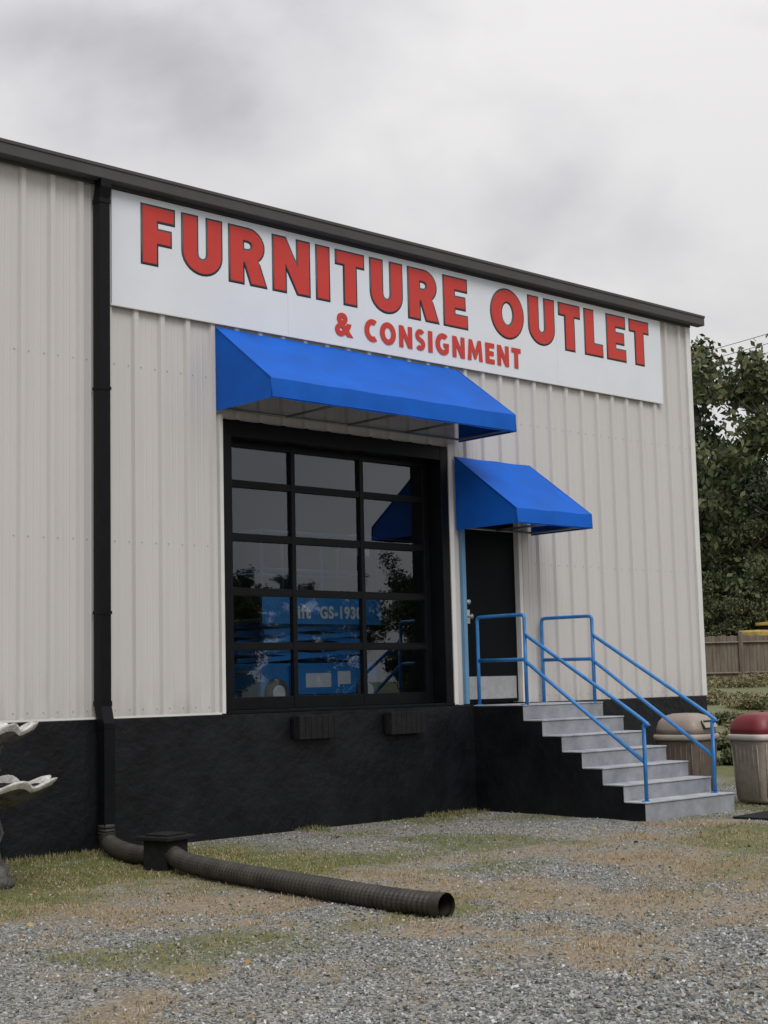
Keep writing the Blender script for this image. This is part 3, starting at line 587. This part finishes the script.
for sd_,H,Rc,nl,ls,lm in ((1,14,4.2,18000,.14,lfA),(2,10,4.0,15000,.13,lfB),(3,12,5.0,19000,.14,lfA)):
    (V,F),(LV,LF)=tree_meshes(sd_,H,Rc,nl,ls)
    a=np_mesh('trunk',V,F,bark,None,True); b_=np_mesh('foliage',LV,LF,lm); protos.append((a.data,b_.data,H)); bpy.data.objects.remove(a); bpy.data.objects.remove(b_)
def place(parent,k,x,y,sc,rot,z=None):
    z=float(terrain(x,y)) if z is None else z
    for nm,me in (('trunk',protos[k][0]),('foliage',protos[k][1])):
        o=bpy.data.objects.new(nm,me); C.objects.link(o); o.parent=parent
        if parent.get('grp'): o.location=(x-parent.location.x,y-parent.location.y,z-parent.location.z); o.scale=(sc,)*3; o.rotation_euler=(0,0,rot)
def tree(k,x,y,sc,rot):
    e_=empty('deciduous_tree',(x,y,float(terrain(x,y)))); e_.scale=(sc*.92,sc*.92,sc); e_.rotation_euler=(0,0,rot); place(e_,k,x,y,1,0)
def at_view(px_,Fd):
    R=(px_-384)/1500*Fd; return Fd*.6811+R*.7322, Fd*.7322-R*.6811-12
for px_,Fd,k,sc,rot in ((710,66,0,1.04,.4),(757,80,2,.98,2.),(800,63,1,1.3,1.),(735,62,1,.66,3.2),(838,68,2,1.0,4.),(690,84,2,.98,.9),(860,70,0,.85,2.6),(660,70,1,.8,1.9)):
    x,y=at_view(px_,Fd); tree(k,x,y,sc,rot)
TL=empty('distant_tree_line',(60,-80,0)); TL['grp']=1
for i in range(34):
    place(TL,(i*2)%3,20+i*3.9+random.uniform(-1.5,1.5),-66-i*.7+random.uniform(-5,5),random.uniform(.7,.95),random.uniform(0,6),-1.2)
HB=empty('hedge_thicket',(50,20,1.2)); HB['grp']=1
for i in range(20):
    x,y=at_view(640+i*14+random.uniform(-5,5),60+random.uniform(0,9)); place(HB,1,x,y,random.uniform(.28,.42),random.uniform(0,6),float(terrain(x,y))-.7)
def shrub(x,y,r,h,n,seed,mat_):
    rs=np.random.default_rng(seed); ncl=14; cc=np.stack([rs.normal(0,r*.45,ncl),rs.normal(0,r*.45,ncl),rs.uniform(.15,1,ncl)*h*.8],-1); ti=rs.integers(0,ncl,n)
    c=cc[ti]+rs.normal(0,1,(n,3))*np.array([r*.22,r*.22,h*.14]); c[:,2]=np.abs(c[:,2]); a=rs.normal(0,1,(n,3));a/=np.linalg.norm(a,axis=1)[:,None];b2=np.cross(a,rs.normal(0,1,(n,3)));b2/=np.linalg.norm(b2,axis=1)[:,None]
    s_=.045*rs.uniform(.6,1.5,n)[:,None]; c+=np.array([x,y,float(terrain(x,y))+.03])
    np_mesh('shrub',np.stack([c-a*s_,c+b2*s_*.5,c+a*s_,c-b2*s_*.5],1).reshape(-1,3),np.arange(n*4).reshape(-1,4),mat_)
lfC=island_mat('leaf_weed',[(.11,.11,.055),(.18,.17,.085),(.27,.22,.13),(.13,.14,.065)],.7)
for i,(px_,Fd,r,h) in enumerate(((722,38,.7,.3),(744,42,.7,.35),(766,36,.8,.35),(785,40,1.,.6),(735,50,1.0,.4),(760,52,.9,.35),(715,30,.4,.25),(752,29,.4,.2),(775,27,.5,.3),(728,25,.4,.25),(748,34,.6,.3),(712,44,.8,.4))):
    x,y=at_view(px_,Fd); shrub(x,y,r,h,2400,50+i,(lfB,lfC,lfC)[i%3])
# fence
FE=empty('wooden_fence',(47,20,1.2)); fw_=mat('fence_wood',(.15,.12,.095),.85,0,.3,5,.3,20,stretch=(1,1,.2)); 
V=[];F=[]
for i in range(330):
    x,y=at_view(560+i*2.05*1.8,57); x2,y2=at_view(560+i*2.05*1.8+3.5,57); z=float(terrain(x,y))-.1; h=z+1.85+random.uniform(-.02,.02); o_=.012*(i%2)
    k=len(V)
    for a,b_ in ((x-o_,y-o_),(x2-o_,y2-o_),(x2+.02,y2+.02),(x+.02,y+.02)): V+=[(a,b_,z),(a,b_,h)]
    F+=[(k,k+2,k+3,k+1),(k+2,k+4,k+5,k+3),(k+4,k+6,k+7,k+5),(k+6,k,k+1,k+7),(k+1,k+3,k+5,k+7)]
py_mesh('boards',V,F,fw_,FE)
for i in range(28):
    x,y=at_view(560+i*45,56.9); z=float(terrain(x,y)); box('post_%d'%i,fw_,x-.06,x+.06,y-.06,y+.06,z-.1,z+1.9,FE)
a=at_view(560,56.93);b_=at_view(1776,56.93)
for h in (.35,1.5):
    tube('stringer',[(a[0],a[1],1.25+h),(b_[0],b_[1],1.25+h)],.045,fw_,FE,4,False)
# yellow loader parked behind the fence, mostly hidden by it
YL=empty('yellow_loader',(0,0,0)); x,y=at_view(775,60); YL.location=(x,y,1.0); yl=mat('loader_yellow',(.42,.29,.07),.6,0,.25,4); gx,gy2,gz2=x,y,1.0
box('loader_body',yl,x-1.2,x+.9,y-.7,y+.7,gz2+.7,gz2+1.7,YL,.08); box('loader_cab_roof',yl,x-.5,x+.6,y-.6,y+.6,gz2+2.45,gz2+2.58,YL,.03); box('loader_cab',M_blackm,x-.42,x+.5,y-.55,y+.55,gz2+1.7,gz2+2.45,YL,.03)
box('loader_hood',yl,x-1.9,x-1.0,y-.5,y+.5,gz2+1.0,gz2+2.25,YL,.08); tube('loader_arm',[(x+.6,y,gz2+1.7),(x+1.4,y,gz2+2.1),(x+2.3,y,gz2+.9)],.12,yl,YL,6)
box('loader_bucket',yl,x+2.1,x+2.7,y-.9,y+.9,gz2+.5,gz2+1.2,YL,.05)
for wx in (-.9,.6):
    for wy in (-.8,.6): tube('loader_tire',[(x+wx,y+wy,gz2+.72),(x+wx,y+wy+.3,gz2+.72)],.5,M_rub,YL,20,False)
# utility poles + wires
def pole(x,y,h):
    P=empty('utility_pole',(x,y,0)); pm=mat('pole_wood',(.10,.08,.06),.9,0,.2,5)
    tube('shaft',[(x,y,0),(x,y,h)],[.16,.1],pm,P,10); box('crossarm',pm,x-1.1,x+1.1,y-.06,y+.06,h-.7,h-.55,P)
    for q in (-1,0,1): tube('insulator',[(x+q,y,h-.55),(x+q,y,h-.38)],.05,mat('insulator',(.3,.3,.3),.3),P,8)
pole(38,-2,12.7); pole(45,50,12.7); WR=empty('power_lines',(41,24,12)); wm=mat('wire',(.05,.05,.05),.6)
for q,dz in ((-1,0),(0,0.0),(1,0)):
    pts=[]
    for i in range(31):
        t=i/30; pts.append((38+7*t+q,-2+52*t,12.32+dz-1.6*4*t*(1-t)*.45))
    tube('wire',pts,.010,wm,WR,5)
